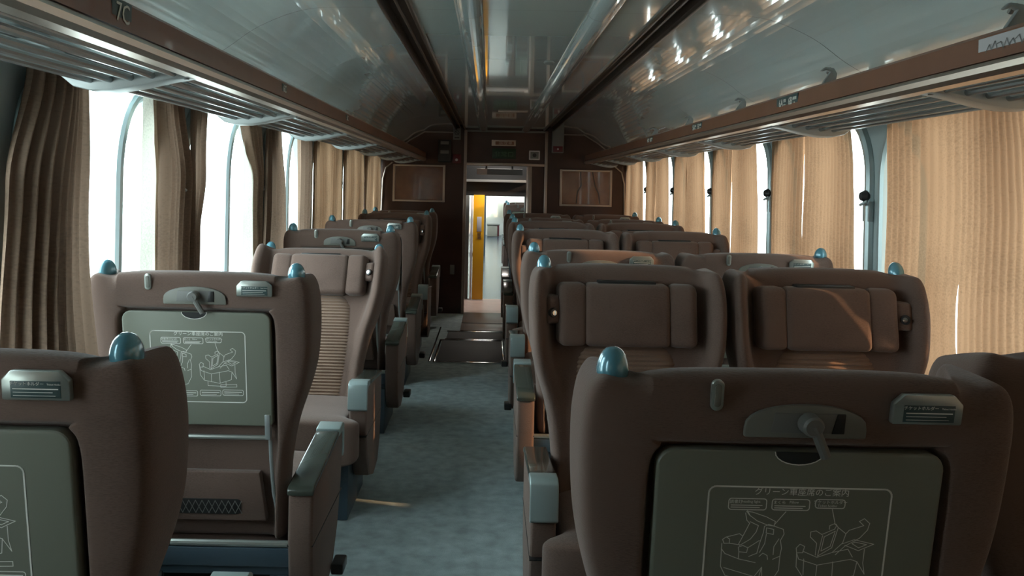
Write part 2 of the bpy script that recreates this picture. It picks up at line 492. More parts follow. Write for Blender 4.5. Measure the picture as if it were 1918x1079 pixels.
# dark gangway header with its ledge, and the frame around the passage
GX0, GX1 = -0.425, 0.285
g = MB()
g.box(-1.4, GX0, YV, YV + 0.12, 0, 2.04, M['dark']); g.box(GX1, 1.4, YV, YV + 0.12, 0, 2.04, M['dark'])
g.box(GX0, GX1, YV, YV + 0.12, 1.262, 2.04, M['dark'])
g.box(-0.45, 0.33, YV - 0.08, YV, 1.43, 1.46, M['grey'], 0.004)
g.box(GX0 - 0.03, GX0 + 0.035, YV - 0.03, YV, 0, 1.262, M['grey'], 0.004)
S(g.build('wall_gangway', smooth=0))
o = tag(MB().box(-0.30, 0.23, 0, 0.04, 1.515, 1.585, M['grey'], 0.005).box(-0.30, -0.18, -0.003, 0.01, 1.518, 1.582, M['frame'], 0.001).build('header_lightbox', loc=(0, 9.95, 0)), 'grey strip with a yellowish end hanging under the vestibule ceiling behind the door head', 'panel')
ll = bpy.data.lights.new('vestibule_fill', 'AREA'); ll.shape = 'RECTANGLE'; ll.size = 0.5; ll.size_y = 0.12; ll.energy = 16; ll.color = (1.0, 0.93, 0.85)  # added fill light that brightens the yellow panel
lo = bpy.data.objects.new('vestibule_fill', ll); C.objects.link(lo); lo.location = (-0.03, 10.15, 1.96)
for hx in (0.1, -0.2): MB().box(hx, hx + 0.02, 0.01, 0.03, 1.585, 2.0, M['dark']).build('hanger', o)

yp = empty('yellow_panel', (-0.272, YV - 0.14, 0)); tag(yp, 'bright yellow upright door panel with white notices in the gangway', 'panel')
MB().box(-0.066, 0.066, 0, 0.12, 0.01, 1.272, M['yellow'], 0.004).build('panel', yp)
MB().box(-0.02, 0.036, -0.004, 0.0, 0.83, 1.01, M['white_paper'], 0.001).build('notice', yp)
n2 = MB().box(-0.025, 0.045, -0.003, 0.0, 0.74, 0.815, M['yellow'], 0.0005)
n2.text('開', 0.05, M['print_dark'], Matrix.Translation((0.01, -0.004, 0.79)) @ Matrix.Rotation(math.pi / 2, 4, 'X'))
n2.text('閉', 0.04, M['print_dark'], Matrix.Translation((0.01, -0.004, 0.75)) @ Matrix.Rotation(math.pi / 2, 4, 'X'))
n2.build('sticker', yp)
MB().box(-0.095, -0.072, -0.01, 0.05, 0.01, 1.26, M['white_paper'], 0.002).build('edge_strip', yp)

YN = 24.0
S(MB().box(-1.45, 1.45, YV, YN, -0.05, 0.0, M['glossfloor']).build('floor_next_coach', smooth=0))
nw = MB()
for s in (-1, 1):
    for k in range(9):
        y0 = YV + 0.12 + k * 1.48
        window_ring(y0 + 0.49, y0 + 0.99, y0, y0 + 1.48, 0, 2.05, 0.9, 1.70, 0.10, 0.10, s * 1.42, s * 1.50, M['white'], nw)
S(nw.build('wall_next_coach'))
S(MB().box(-1.5, 1.5, YV + 0.12, YN, 2.05, 2.10, M['white']).build('ceiling_next_coach', smooth=0))
e = MB()   # far end with big bright windows
window_ring(-1.35, 0.02, -1.5, 0.06, 0, 2.05, 0.55, 1.85, 0.05, 0.05, 0, 0.06, M['white'], e)
window_ring(0.10, 1.35, 0.06, 1.5, 0, 2.05, 0.9, 1.85, 0.05, 0.05, 0, 0.06, M['white'], e)
for v_ in e.bm.verts: v_.co = Vector((v_.co.y, YN + v_.co.x, v_.co.z))
e.box(0.50, 0.545, YN - 0.02, YN + 0.05, 0.9, 1.85, M['rim'])
S(e.build('wall_next_coach_end'))
curtain_end = MB().grid(lambda u, v: (-1.45 + 2.9 * u, 0.02 * math.sin(60 * u), 0.5 + 1.4 * v), 80, 4, M['lace'])
tag(curtain_end.build('lace_curtain', loc=(0, YN - 0.12, 0), smooth=180), 'pale lace curtain glowing at the far end of the next coach', 'curtain')
bx = empty('low_cabinet', (-0.02, YN - 0.9, 0)); tag(bx, 'pale green low cabinet with red side at the far end of the next coach', 'cabinet')
MB().box(-0.17, 0.10, 0, 0.4, 0.02, 0.30, M['lace'], 0.01).build('body', bx)
MB().box(0.10, 0.15, -0.01, 0.4, 0.02, 0.31, M['red'], 0.005).build('side_panel', bx)
MB().box(-0.18, 0.16, -0.02, 0.42, 0.31, 0.335, M['grey'], 0.004).build('top', bx)
tf = MB()
tf.tube([(-0.24, 17.0, 0.02), (-0.24, 17.0, 1.30), (-0.27, 17.0, 1.5), (-0.36, 17.0, 1.6), (-0.5, 17.0, 1.62)], 0.03, M['base'], 8)
tf.box(-0.52, -0.21, 16.98, 17.02, 0.0, 0.05, M['base'])
tag(tf.build('partition_frame'), 'teal curved partition frame beyond the yellow panel', 'partition')

# ------------------------------------------------------------------ outside
S(MB().box(-60, 60, -40, 80, -1.3, -1.2, M['ground']).build('ground', smooth=0))

# ------------------------------------------------------------------ floor hatch frame and mats at the end of the aisle
h = empty('floor_hatch', (-0.28, 7.2, 0)); tag(h, 'black floor hatch framed in bright metal at the end of the aisle carpet', 'floor hatch')
MB().box(-0.26, 0.27, -0.46, 0.46, 0, 0.008, M['mat_'], 0.002).build('rubber_mat', h)
f = MB()
for x in (-0.275, 0.275): f.box(x - 0.008, x + 0.008, -0.48, 0.48, 0, 0.012, M['chrome'], 0.002)
for y in (-0.475, 0.475): f.box(-0.283, 0.283, y - 0.012, y + 0.012, 0, 0.012, M['chrome'], 0.002)
f.build('metal_frame', h)
h = empty('threshold_mat', (-0.25, 7.93, 0)); tag(h, 'short black threshold mat with a metal edge before the doorway', 'mat')
MB().box(-0.26, 0.27, -0.20, 0.20, 0, 0.008, M['mat_'], 0.002).build('rubber_mat', h)
for a_, b_ in ((0.19, 0.215), (-0.215, -0.2)): MB().box(-0.27, 0.28, a_, b_, 0, 0.013, M['chrome'], 0.002).build('metal_edge', h)
tag(MB().box(-0.60, -0.585, 6.75, 8.35, 0, 0.012, M['chrome'], 0.003).build('floor_rail'), 'thin bright metal rail set in the floor left of the hatch', 'rail')

# ------------------------------------------------------------------ luggage racks
def seat_plate(parent, side, y, w, h, zc, texts, xin):
    b = MB()
    b.box(-w / 2, w / 2, -0.0015, 0.0015, -h / 2, h / 2, M['plate'], 0.001)
    for body, size, dx, dz in texts:
        b.text(body, size, M['print'], Matrix.Translation((dx, -0.003, dz)) @ Matrix.Rotation(math.pi / 2, 4, 'X'), bold=0)
    o = b.build('seat_number_plate', parent)
    o.rotation_euler = (0, 0, math.pi / 2 if side < 0 else -math.pi / 2)
    o.location = (side * xin, y, zc)
    return o

def make_rack(side):
    r = empty('luggage_rack', (side * 0.86, 0, 1.64))
    tag(r, ('left' if side < 0 else 'right') + (' luggage rack with metal tubes and brown fascia, over the single seats' if side < 0 else ' luggage rack with metal tubes and brown fascia, over the paired seats'), 'luggage rack', 'luggage racks above the windows')
    ox, oz = side * 0.86, 1.64
    def xz(pts): return [((side * x) - ox, z - oz) for x, z in pts]
    y0, y1 = YB + 0.01, YE - 0.01
    MB().prism(xz([(0.850, 1.675), (0.855, 1.727), (0.861, 1.734), (0.885, 1.734), (0.880, 1.675)]), y0, y1, M['fascia'], 'y').build('fascia', r)
    MB().prism(xz([(0.852, 1.673), (0.848, 1.664), (0.850, 1.652), (0.860, 1.643), (0.885, 1.640), (0.890, 1.648), (0.880, 1.655), (0.878, 1.673)]), y0, y1, M['steel'], 'y').build('steel_rail', r)
    for i, (x, z) in enumerate([(0.912, 1.647), (0.962, 1.641), (1.012, 1.635), (1.061, 1.630), (1.108, 1.628)]):
        MB().tube([(side * x - ox, y0, z - oz), (side * x - ox, y1, z - oz)], 0.0085, M['tube'], 10).build('tube', r)
    for yb in [2.07 + 1.16 * k for k in range(-4, 7)]:
        low = [(0.862, 1.644), (0.93, 1.631), (1.00, 1.614), (1.06, 1.604), (1.11, 1.603), (1.15, 1.612), (1.185, 1.640), (1.24, 1.702), (1.352, 1.706)]
        top = [(1.352, 1.725), (1.225, 1.722), (1.165, 1.665), (1.13, 1.645), (1.06, 1.641), (1.00, 1.645), (0.93, 1.654), (0.865, 1.660)]
        b = MB().prism(xz(low + top), yb - 0.035, yb + 0.035, M['alu'], 'y', 0.006)
        b.lathe([(0, 0), (0.007, 0), (0.007, 0.004)], M['dark'], 10, Matrix.Translation((side * 0.893 - ox, yb, 1.637 - oz)))
        b.build('bracket', r)
    hooks = (1.725, 2.67, 3.61, 4.55, 5.5) if side > 0 else ()
    for yh in hooks:
        b = MB()
        b.prism([(side * 0.86 - ox, 1.734 - oz), (side * 0.90 - ox, 1.734 - oz), (side * 0.905 - ox, 1.765 - oz), (side * 0.895 - ox, 1.782 - oz), (side * 0.868 - ox, 1.785 - oz), (side * 0.855 - ox, 1.773 - oz), (side * 0.860 - ox, 1.770 - oz), (side * 0.872 - ox, 1.776 - oz), (side * 0.884 - ox, 1.770 - oz)], yh - 0.008, yh + 0.008, M['alu'], 'y', 0.003)
        b.tube([(side * 0.885 - ox, yh, 1.779 - oz), (side * 0.89 - ox, yh + 0.02, 1.781 - oz), (side * 0.89 - ox, yh + 0.032, 1.772 - oz)], 0.006, M['grey'], 8)
        b.build('rack_hook', r)
    xin = 0.8535 - 0.86
    def sp(y, w, h, texts): 
        o = seat_plate(r, side, y, w, h, 1.704 - oz, texts, 0.8535)
        o.location.x -= ox
        return o
    if side < 0:
        sp(1.61, 0.085, 0.050, [('7C', 0.052, 0, -0.001)])
        sp(2.88, 0.06, 0.034, [('6C', 0.034, 0, 0)])
        sp(4.15, 0.07, 0.034, [('5C', 0.034, 0, 0)])
    else:
        two = lambda a: [(a + 'A', 0.036, -0.055, 0), (a + 'B', 0.036, 0.038, 0), ('窓側', 0.012, -0.018, 0.006), ('通路側', 0.012, 0.078, 0.006), ('Window', 0.006, -0.018, -0.007), ('Aisle', 0.006, 0.078, -0.007)]
        sp(2.96, 0.21, 0.044, two('6')); sp(4.25, 0.20, 0.038, two('5')); sp(5.50, 0.20, 0.038, two('4'))
        b = MB().box(-0.10, 0.10, -0.0015, 0.0015, -0.019, 0.019, M['white_paper'], 0.001)
        for k in range(7):
            a = -0.07 + k * 0.02
            b.line([(a, -0.012 + 0.006 * (k % 3)), (a + 0.012, 0.002 + 0.004 * (k % 2)), (a + 0.02, -0.01)], 0.0022, M['grey'], lambda u, v: (u, -0.003, v))
        o = b.build('worn_sticker', r); o['label'] = 'worn whitish sticker'
        o.rotation_euler = (0, 0, -math.pi / 2); o.location = (0.8535 - 0.86, 1.70, 1.704 - oz)
    r.location.x += 0.015
    return r
make_rack(-1); make_rack(1)

# ------------------------------------------------------------------ curtains
def curtain(side, prof, n, label, group, mat_, amp=0.022, x=1.325, seed=0, lining=None):
    """prof: list of (z, y0, y1) from head to hem"""
    rnd = random.Random(seed)
    ph = [rnd.uniform(0, 6.28) for _ in range(4)]
    prof = [p if len(p) == 5 else (*p, x, x) for p in prof]
    ys0 = prof[0]; ctr = ((ys0[1] + ys0[2]) / 2)
    zt, zb = prof[0][0], prof[-1][0]
    def ext(z):
        for a, b in zip(prof, prof[1:]):
            if a[0] >= z >= b[0]:
                t = (a[0] - z) / (a[0] - b[0]); t = t * t * (3 - 2 * t) if len(prof) > 2 else t
                return [a[i] + (b[i] - a[i]) * t for i in range(1, 5)]
        return prof[-1][1:]
    def fn(u, v):
        z = zt + (zb - zt) * v
        y0, y1, x0, x1 = ext(z)
        uu = u + 0.03 * math.sin(3.1 * u + ph[0] + 1.3 * v) * (u * (1 - u) * 4)
        y = y0 + (y1 - y0) * uu + 0.006 * math.sin(9 * v + ph[1])
        a = amp * (0.75 + 0.35 * math.sin(2.2 * u * 3 + ph[2]) + 0.15 * math.sin(5 * v + ph[3]))
        p = 2 * math.pi * n * u + 0.5 * math.sin(4 * v + ph[0]) + ph[1]
        xx = a * (math.sin(p) + 0.25 * math.sin(2 * p + 1.0))
        return Vector((side * (x0 + (x1 - x0) * uu + xx) , y, z)) 
    loc = Vector((side * x, ctr, zb))
    nu = int(n * 14)
    b = MB().grid(lambda u, v: fn(u, v) - loc, nu, 26, mat_)
    o = b.build('curtain', smooth=180, loc=loc)
    tag(o, label, 'curtain', group)
    if lining:
        y0, y1 = lining
        MB().grid(lambda u, v: Vector((side * (x + 0.012 + 0.006 * math.sin(9 * u)), y0 + (y1 - y0) * u, zt + (zb - zt) * v)) - loc, 14, 20, M['lace']).build('lining', o, smooth=180)
    return o
CT, CB = 1.695, 0.70
names = ['nearest', 'second', 'third', 'fourth', 'fifth', 'sixth', 'seventh']
gl, gr = 'curtains along the left wall', 'curtains along the right wall'
W = lambda k: WIN0 + PITCH * k
# left: bunched open near the camera, closed farther away
curtain(-1, [(CT, W(0) - 0.01, W(0) + 0.24, 1.325, 1.31), (1.38, W(0) - 0.12, W(0) + 0.13, 1.325, 1.25), (CB, W(0) - 0.16, W(0) + 0.06, 1.325, 1.17)], 8, 'large bunched brown curtain nearest on the left, beside the first open window', gl, M['curtain_shaded'], 0.030, seed=1)
curtain(-1, [(CT, W(0) + 0.80, W(0) + 1.04), (1.38, W(0) + 0.86, W(0) + 1.15), (CB, W(0) + 0.87, W(0) + 1.15)], 5, 'brown left curtain with a cream lining strip, hanging between the first two bright panes', gl, M['curtain_shaded'], 0.018, seed=2, lining=(W(0) + 0.73, W(0) + 0.88))
curtain(-1, [(CT, W(1) - 0.03, W(1) + 0.15), (1.42, W(1) - 0.02, W(1) + 0.14), (1.18, W(1) - 0.02, W(1) + 0.04), (CB, W(1) - 0.02, W(1) + 0.03)], 4, 'short dark left curtain tied back to the pillar beside the second bright window', gl, M['curtain_shaded'], 0.018, seed=3)
curtain(-1, [(CT, W(1) + 0.68, W(1) + 0.95), (1.38, W(1) + 0.90, W(1) + 1.00), (CB, W(1) + 0.97, W(1) + 1.04)], 4, 'narrow gathered left curtain with pale edge just before the third pillar', gl, M['curtain_shaded'], 0.018, seed=4, lining=(W(1) + 0.76, W(1) + 1.02))
curtain(-1, [(CT, W(2) - 0.08, W(2) + 0.22), (1.30, W(2) - 0.10, W(2) + 0.32), (CB, W(2) - 0.11, W(2) + 0.43)], 6, 'brown pleated left curtain rising behind the reclined seat facing the camera', gl, M['curtain_shaded'], 0.02, seed=5)
curtain(-1, [(CT, W(2) + 0.66, W(2) + 1.02), (CB, W(2) + 0.76, W(2) + 1.02)], 5, 'slim left curtain beside the last bright window gap', gl, M['curtain_shaded'], 0.016, seed=6)
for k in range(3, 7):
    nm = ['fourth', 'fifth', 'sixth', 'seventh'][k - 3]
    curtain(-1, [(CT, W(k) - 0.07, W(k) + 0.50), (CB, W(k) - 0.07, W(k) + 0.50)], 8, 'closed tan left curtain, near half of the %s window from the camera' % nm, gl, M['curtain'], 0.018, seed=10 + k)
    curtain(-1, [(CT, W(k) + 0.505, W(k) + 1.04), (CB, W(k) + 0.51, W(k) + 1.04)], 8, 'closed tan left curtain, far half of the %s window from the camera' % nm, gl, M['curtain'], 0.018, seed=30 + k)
# right: all drawn, with a slit at each pillar
for k in range(-1, 7):
    nm = ['hidden', 'nearest', 'second', 'third', 'fourth', 'fifth', 'sixth', 'seventh'][k + 1]
    near = 'drawn tan right curtain, near half of the %s window' % nm
    far = 'drawn tan right curtain, far half of the %s window' % nm
    if k == 0: near = 'large drawn tan curtain at the right edge, behind the nearest paired seats'; far = 'drawn tan right curtain just in front of the pale blue pillar'
    if k == 1: near = 'drawn tan right curtain pulled to a side, just past the pale blue pillar'
    g0 = {-1: -0.02, 0: 0.05, 1: 0.075, 2: 0.13}.get(k, 0.09); g1 = {0: 0.98}.get(k, 1.07)
    gm = 0.472 if k == 0 else 0.62
    slit = 0.013 if k == 0 else 0.004  # nearest window: added gap that throws a sun streak on the seats
    curtain(1, [(CT, W(k) + g0 + 0.03, W(k) + gm), (1.50, W(k) + g0, W(k) + gm), (1.30, W(k) + g0 - 0.02, W(k) + gm), (CB, W(k) + g0 - 0.05, W(k) + gm)], 13, near, gr, M['curtain'], 0.009, seed=50 + k)
    curtain(1, [(CT, W(k) + gm + 0.003, W(k) + g1), (1.12, W(k) + gm + 0.002, W(k) + g1), (1.06, W(k) + gm + slit, W(k) + g1 - 0.005), (0.92, W(k) + gm + slit, W(k) + g1), (0.87, W(k) + gm + 0.002, W(k) + g1), (CB, W(k) + gm + 0.002, W(k) + g1 + 0.005)], 10, far, gr, M['curtain'], 0.009, seed=70 + k)
for k in (-4, -3, -2, -1):
    for s, g_ in ((-1, gl), (1, gr)):
        if s > 0 and k == -1: continue
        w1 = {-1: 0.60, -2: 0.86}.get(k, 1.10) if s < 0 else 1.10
        curtain(s, [(CT, W(k) + 0.03, W(k) + w1), (CB, W(k) + 0.03, W(k) + w1)], 16, 'drawn curtain on the %s, %s window behind the visible part' % ('left' if s < 0 else 'right', {-1: 'first', -2: 'second', -3: 'third', -4: 'fourth'}[k]), g_, M['curtain_shaded'], 0.014, seed=90 + k)

# tie-back hooks on the pillars
def hook(side, y):
    o = MB().lathe([(0, 0.0), (0.022, 0.0), (0.026, 0.012), (0.016, 0.03), (0, 0.034)], M['dark'], 14, Matrix.Rotation(-side * math.pi / 2, 4, 'Y'))
    r = o.build('curtain_hook', loc=(side * 1.355, y, 1.385))
    MB().tube([(0, 0, -0.02), (-side * 0.03, 0, -0.035), (-side * 0.032, -0.025, -0.03), (-side * 0.02, -0.04, -0.02)], 0.006, M['alu'], 8).build('hook_arm', r)
    MB().box(-0.008, 0.008, -0.03, -0.018, -0.10, -0.02, M['alu'], 0.002).box(-0.008, 0.008, 0.02, 0.03, -0.10, -0.02, M['alu'], 0.002).build('bracket', r)
    return r
for k in range(0, 7):
    nm = ['first', 'second', 'third', 'fourth', 'fifth', 'sixth', 'seventh'][k]
    for s in (-1, 1):
        o = hook(s, W(k) + (0.0 if s > 0 else -0.20 if k == 0 else -0.06 if k == 1 else -0.115)); tag(o, 'dark curtain hook on the %s %s pillar' % (nm, 'left' if s < 0 else 'right'), 'hook', 'curtain tie-back hooks')

# ------------------------------------------------------------------ seats
PV = (0.0, -0.14, 0.42)                      # recliner pivot
SH = lambda z: -0.17 - (z - 0.38) * 0.17     # rake of the rear face
def lerp(tab, z):
    for (a, va), (b, vb) in zip(tab, tab[1:]):
        if a <= z <= b:
            t = (z - a) / (b - a); return va + (vb - va) * t
    return tab[0][1] if z < tab[0][0] else tab[-1][1]
WT = [(0.34, 0.232), (0.5, 0.236), (0.6, 0.243), (0.7, 0.262), (0.78, 0.288), (0.85, 0.308), (0.95, 0.318), (1.05, 0.318), (1.14, 0.312)]
GT = [(0.34, 0.125), (0.6, 0.13), (0.72, 0.15), (0.80, 0.18), (0.87, 0.205), (1.0, 0.215), (1.14, 0.195)]
def back_shell():
    b = MB(); b.mi(M['fabric'])
    bm = b.bm
    T = 0.105
    def loop(z, rec, ins=0.0, lift=None):
        w, g = lerp(WT, z), lerp(GT, z)
        r = rec
        e = min(0.219, w - 0.03) - {1.026: 0.008, 1.034: 0.022}.get(z, 0.0)
        h = [(0, r), (0.12, r), (e - 0.012, r), (e - 0.004, r), (e, 0.0), (e + 0.008, 0.0), (w - 0.012, 0.006), (w, 0.03), (w + 0.002, g * 0.5),
             (w, g - 0.03), (w - 0.018, g), (w - 0.045, g - 0.018), (w - 0.058, (T + g) / 2 - 0.01), (w - 0.068, T + 0.004), (w - 0.11, T), (0.10, T - 0.006), (0, T - 0.006)]
        out = []
        for i, (x, y) in enumerate(h):
            if ins:
                if i <= 5: y += ins
                elif i in (6, 7, 8, 9): x -= ins; y += ins * 0.4 if i == 6 else 0
                elif i == 10: y -= ins
                elif i >= 13: y -= ins * 1.2
                else: y -= ins * 0.3; x += ins * 0.4
            zz = z
            if z > 1.04:
                f = (z - 1.04) / 0.10
                zz -= 0.010 * f * (x / w) ** 2
                if i in (5, 12, 13): zz -= 0.016 * f
                if i in (8, 9, 10): zz -= 0.004 * f
            out.append((x, y, zz))
        return out
    lv = [(0.345, 0.03, 0.012), (0.36, 0.03, 0), (0.45, 0.03, 0), (0.55, 0.03, 0), (0.63, 0.03, 0), (0.70, 0.03, 0), (0.76, 0.03, 0), (0.82, 0.03, 0), (0.87, 0.03, 0), (0.93, 0.03, 0), (1.0, 0.03, 0), (1.026, 0.03, 0), (1.034, 0.028, 0), (1.040, 0.0, 0), (1.05, 0.0, 0), (1.09, 0, 0), (1.118, 0, 0.004), (1.134, 0, 0.014), (1.142, 0, 0.030)]
    rows = []
    for z, rec, ins in lv:
        h = loop(z, rec, ins)
        full = h + [(-x, y, zz) for x, y, zz in h[-2:0:-1]]
        rows.append([bm.verts.new(p) for p in full])
    n = len(rows[0])
    for A, B in zip(rows, rows[1:]):
        for i in range(n): bm.faces.new((A[i], A[(i + 1) % n], B[(i + 1) % n], B[i]))
    for R in (rows[0], rows[-1]):
        H = R[:17]; G = [R[0]] + [R[-i] for i in range(1, 17)]
        for L in (H, G):
            for i in range(8):
                q = [L[i], L[i + 1], L[15 - i], L[16 - i]]
                u = []
                for v in q:
                    if v not in u: u.append(v)
                bm.faces.new(u)
    bmesh.ops.recalc_face_normals(bm, faces=bm.faces[:])
    return b
def xf(x, y, z, rx=0.0, rz=0.0): return Matrix.Translation((x, y, z)) @ Matrix.Rotation(rz, 4, 'Z') @ Matrix.Rotation(rx, 4, 'X')

def make_backrest(knobs, light_x, parent, x, recl=0.0):
    a = dict(shear=SH, pivot=PV)
    o = back_shell().build('backrest', parent, smooth=60, subsurf=2, **a)
    o.location = (x + PV[0], PV[1], PV[2]); o.rotation_euler = (recl, 0, 0)
    # head cushion: centre block and two cheeks, slot above
    b = MB()
    b.box(-0.140, 0.140, 0.085, 0.165, 0.885, 1.085, M['fabric'], 0.022, 4)
    for s in (-1, 1):
        b.box(-0.048, 0.048, -0.04, 0.04, -0.10, 0.10, M['fabric'], 0.024, 4, xf(s * 0.180, 0.127, 0.985, 0, s * 0.20))
    b.build('headrest', o, **a)
    MB().box(-0.095, 0.095, 0.095, 0.145, 1.078, 1.092, M['dark'], 0.004).build('headrest_strap', o, **a)
    # ribbed lumbar panel
    def rib(u, v):
        z = 0.40 + (0.895 - 0.40) * v
        w = 0.172 + 0.018 * math.sin(math.pi * min(1, v * 1.1))
        if v > 0.86: w -= 0.06 * ((v - 0.86) / 0.14) ** 2
        s = 2 * u - 1
        edge = (1 - abs(s) ** 8) * (1 - max(0, (v - 0.9) / 0.1) ** 3)
        return (s * w, 0.092 + edge * (0.026 + 0.0035 * math.sin(2 * math.pi * v * 34)) - 0.004 * s * s, z)
    MB().grid(rib, 18, 272, M['rib']).build('lumbar_cushion', o, smooth=180, **a)
    # tray table with its printed diagram
    b = MB()
    tt = 1.030
    b.prism(rrect(-0.207, 0.207, 0.70, tt, 0.026, 5, 0.012), -0.001, 0.026, M['tray'], 'y', 0.005, 3)
    fr = lambda u, v: (u, -0.0016, v)
    def cv(cx, cy):
        px, py = cx / 2.847 + 1240, cy / 2.847 + 700
        return ((px - 1525) / 1386 , tt - ((py - 845) - 0.033 * (px - 1525)) / 1386)
    def box2(x0, x1, y0, y1, w=0.0014, r=0.004):
        p0, p1 = cv(x0, y0), cv(x1, y1)
        pts = rrect(p0[0], p1[0], p1[1], p0[1], r, 3); pts.append(pts[0])
        b.line(pts, w, M['print'], fr)
    u0, v1 = cv(300, 615); u1 = cv(1345, 640)[0]
    fp = rrect(u0, u1, v1 - 0.205, v1, 0.011, 5); fp.append(fp[0])
    b.line(fp, 0.0026, M['print'], fr)
    R = Matrix.Rotation(math.pi / 2, 4, 'X')
    def txt(s_, cx, cy, size, bold=0.0, sx=1.0, m='print'):
        u, v = cv(cx, cy); b.text(s_, size, M[m], Matrix.Translation((u, -0.0018, v)) @ R, 0.0001, bold=bold, sx=sx)
    txt('グリーン車座席のご案内', 832, 662, 0.0125)
    for (x0, x1, y0, y1, ja, en) in ((418, 635, 692, 768, '読書灯', 'Reading light'), (667, 882, 700, 774, 'まくら', 'Pillow'), (915, 1084, 705, 764, 'チケットホルダー', '')):
        box2(x0, x1, y0, y1)
        if en:
            txt(ja, x0 + 42, y0 + 22, 0.0062); txt(en, x0 + 125, y0 + 22, 0.0055)
            for q in range(2):
                p0 = cv(x0 + 16, y0 + 42 + 13 * q); p1 = cv(x1 - 25 - 15 * q, y0 + 42 + 13 * q)
                b.line([p0, (p1[0], p0[1])], 0.0013, M['print'], fr)
        else:
            txt(ja, (x0 + x1) / 2, y0 + 20, 0.0062); txt('Ticket holder', (x0 + x1) / 2 - 15, y0 + 41, 0.0052)
    D = [[(520, 785), (530, 830), (548, 850), (520, 920), (495, 980)], [(525, 775), (560, 780), (640, 810), (695, 840), (690, 870), (650, 862), (590, 835), (545, 800), (525, 775)],
         [(550, 840), (600, 865), (590, 905), (560, 950), (500, 990)], [(635, 870), (660, 858), (745, 890), (752, 920), (735, 960), (745, 1010), (740, 1060), (700, 1080)],
         [(635, 870), (632, 910), (615, 980), (605, 1040), (560, 1060)], [(648, 880), (690, 890), (690, 922), (648, 912), (648, 880)], [(650, 920), (645, 980), (620, 1035)], [(725, 950), (700, 1000), (700, 1050)],
         [(400, 950), (420, 935), (440, 948), (440, 975), (410, 975), (400, 950)], [(420, 935), (495, 915), (515, 930)], [(440, 975), (500, 985)], [(398, 975), (398, 1010), (420, 1040), (500, 1075), (600, 1100)],
         [(495, 1000), (520, 990), (550, 1005), (545, 1035), (500, 1030), (495, 1000)], [(550, 1005), (612, 960)], [(620, 1060), (640, 1040), (665, 1055), (670, 1080)],
         [(905, 908), (935, 902), (970, 925), (1040, 892), (1050, 870), (1035, 858), (1010, 870), (1010, 892)], [(905, 908), (905, 940), (945, 980), (945, 1055)], [(975, 932), (958, 1062), (1035, 1010), (1060, 882), (1045, 860)],
         [(985, 940), (975, 1030), (1025, 1000), (1045, 905), (985, 940)], [(1060, 882), (1108, 922), (1125, 900), (1205, 872), (1178, 845), (1205, 828), (1238, 858), (1230, 900), (1190, 950), (1110, 1000), (1060, 1055)], [(1108, 922), (1095, 980), (1040, 1040)],
         [(1095, 985), (1160, 960), (1275, 990), (1190, 1030), (1110, 995)], [(1150, 985), (1165, 975), (1235, 992), (1190, 1012), (1150, 985)], [(830, 1010), (850, 985), (878, 1000), (870, 1040), (835, 1040), (830, 1010)], [(870, 1030), (955, 1070), (1040, 1040), (1130, 1020), (1160, 1070)], [(835, 1040), (850, 1080), (960, 1120), (1150, 1085)],
         [(1225, 1022), (1225, 1110)], [(750, 780), (690, 862)], [(1015, 768), (1040, 862)], [(530, 770), (545, 798)], [(398, 1010), (400, 1120), (430, 1180), (620, 1240), (640, 1130)], [(640, 1130), (650, 1240), (700, 1230), (740, 1150), (740, 1060)], [(420, 1130), (600, 1190), (640, 1130)], [(500, 1035), (500, 1075)], [(470, 1200), (470, 1260), (600, 1285), (600, 1235)], [(835, 1040), (840, 1130), (880, 1190), (1050, 1230), (1180, 1190), (1190, 1100)], [(880, 1080), (885, 1180)], [(960, 1120), (960, 1210)], [(1050, 1100), (1055, 1225)], [(1150, 1085), (1190, 1100), (1240, 1180), (1225, 1110)], [(920, 1200), (920, 1255), (1120, 1265), (1120, 1215)], [(1060, 1275), (1240, 1275), (1240, 1245), (1060, 1245), (1060, 1275)]]
    for pl in D: b.line([cv(*p) for p in pl], 0.0011, M['print'], fr)
    for (x0, x1) in ((340, 540), (560, 800), (830, 1060), (1080, 1310)):
        box2(x0, x1, 1305, 1375)
        p0 = cv(x0 + 20, 1330); p1 = cv(x1 - 20, 1330); b.line([p0, (p1[0], p0[1])], 0.0022, M['print'], fr)
        p0 = cv(x0 + 20, 1352); p1 = cv(x1 - 50, 1352); b.line([p0, (p1[0], p0[1])], 0.0012, M['print'], fr)
    # finger notch under the latch
    pts = [(0.035 * math.cos(math.radians(a)) - 0.004, tt - 0.001 + 0.019 * math.sin(math.radians(a))) for a in range(180, 361, 15)]
    b.prism(pts, -0.0015, 0.004, M['dark'], 'y')
    b.line([(p[0], p[1]) for p in pts], 0.0016, M['print'], lambda u, v: (u, -0.002, v))
    b.build('tray_table', o, **a)
    for s in (-1, 1):
        MB().tube([(s * 0.196, 0.006, 0.715), (s * 0.199, 0.002, 0.60), (s * 0.203, 0.004, 0.50), (s * 0.212, 0.012, 0.43), (s * 0.212, 0.02, 0.37)], 0.0055, M['alu'], 8).box(s * 0.192 - 0.008, s * 0.192 + 0.008, -0.004, 0.01, 0.66, 0.735, M['alu'], 0.003).build('tray_arm', o, **a)
    MB().tube([(-0.195, 0.004, 0.665), (0.195, 0.004, 0.665)], 0.007, M['holder'], 8).build('tray_rail', o, **a)
    # magazine pocket with a mesh window
    b = MB()
    b.prism([(-0.185, 0.56), (0.165, 0.56), (0.182, 0.41), (-0.195, 0.41)], -0.002, 0.03, M['fabric'], 'y', 0.006)
    b.prism(rrect(-0.12, 0.11, 0.432, 0.478, 0.012, 4), -0.006, 0.0, M['dark'], 'y', 0.002)
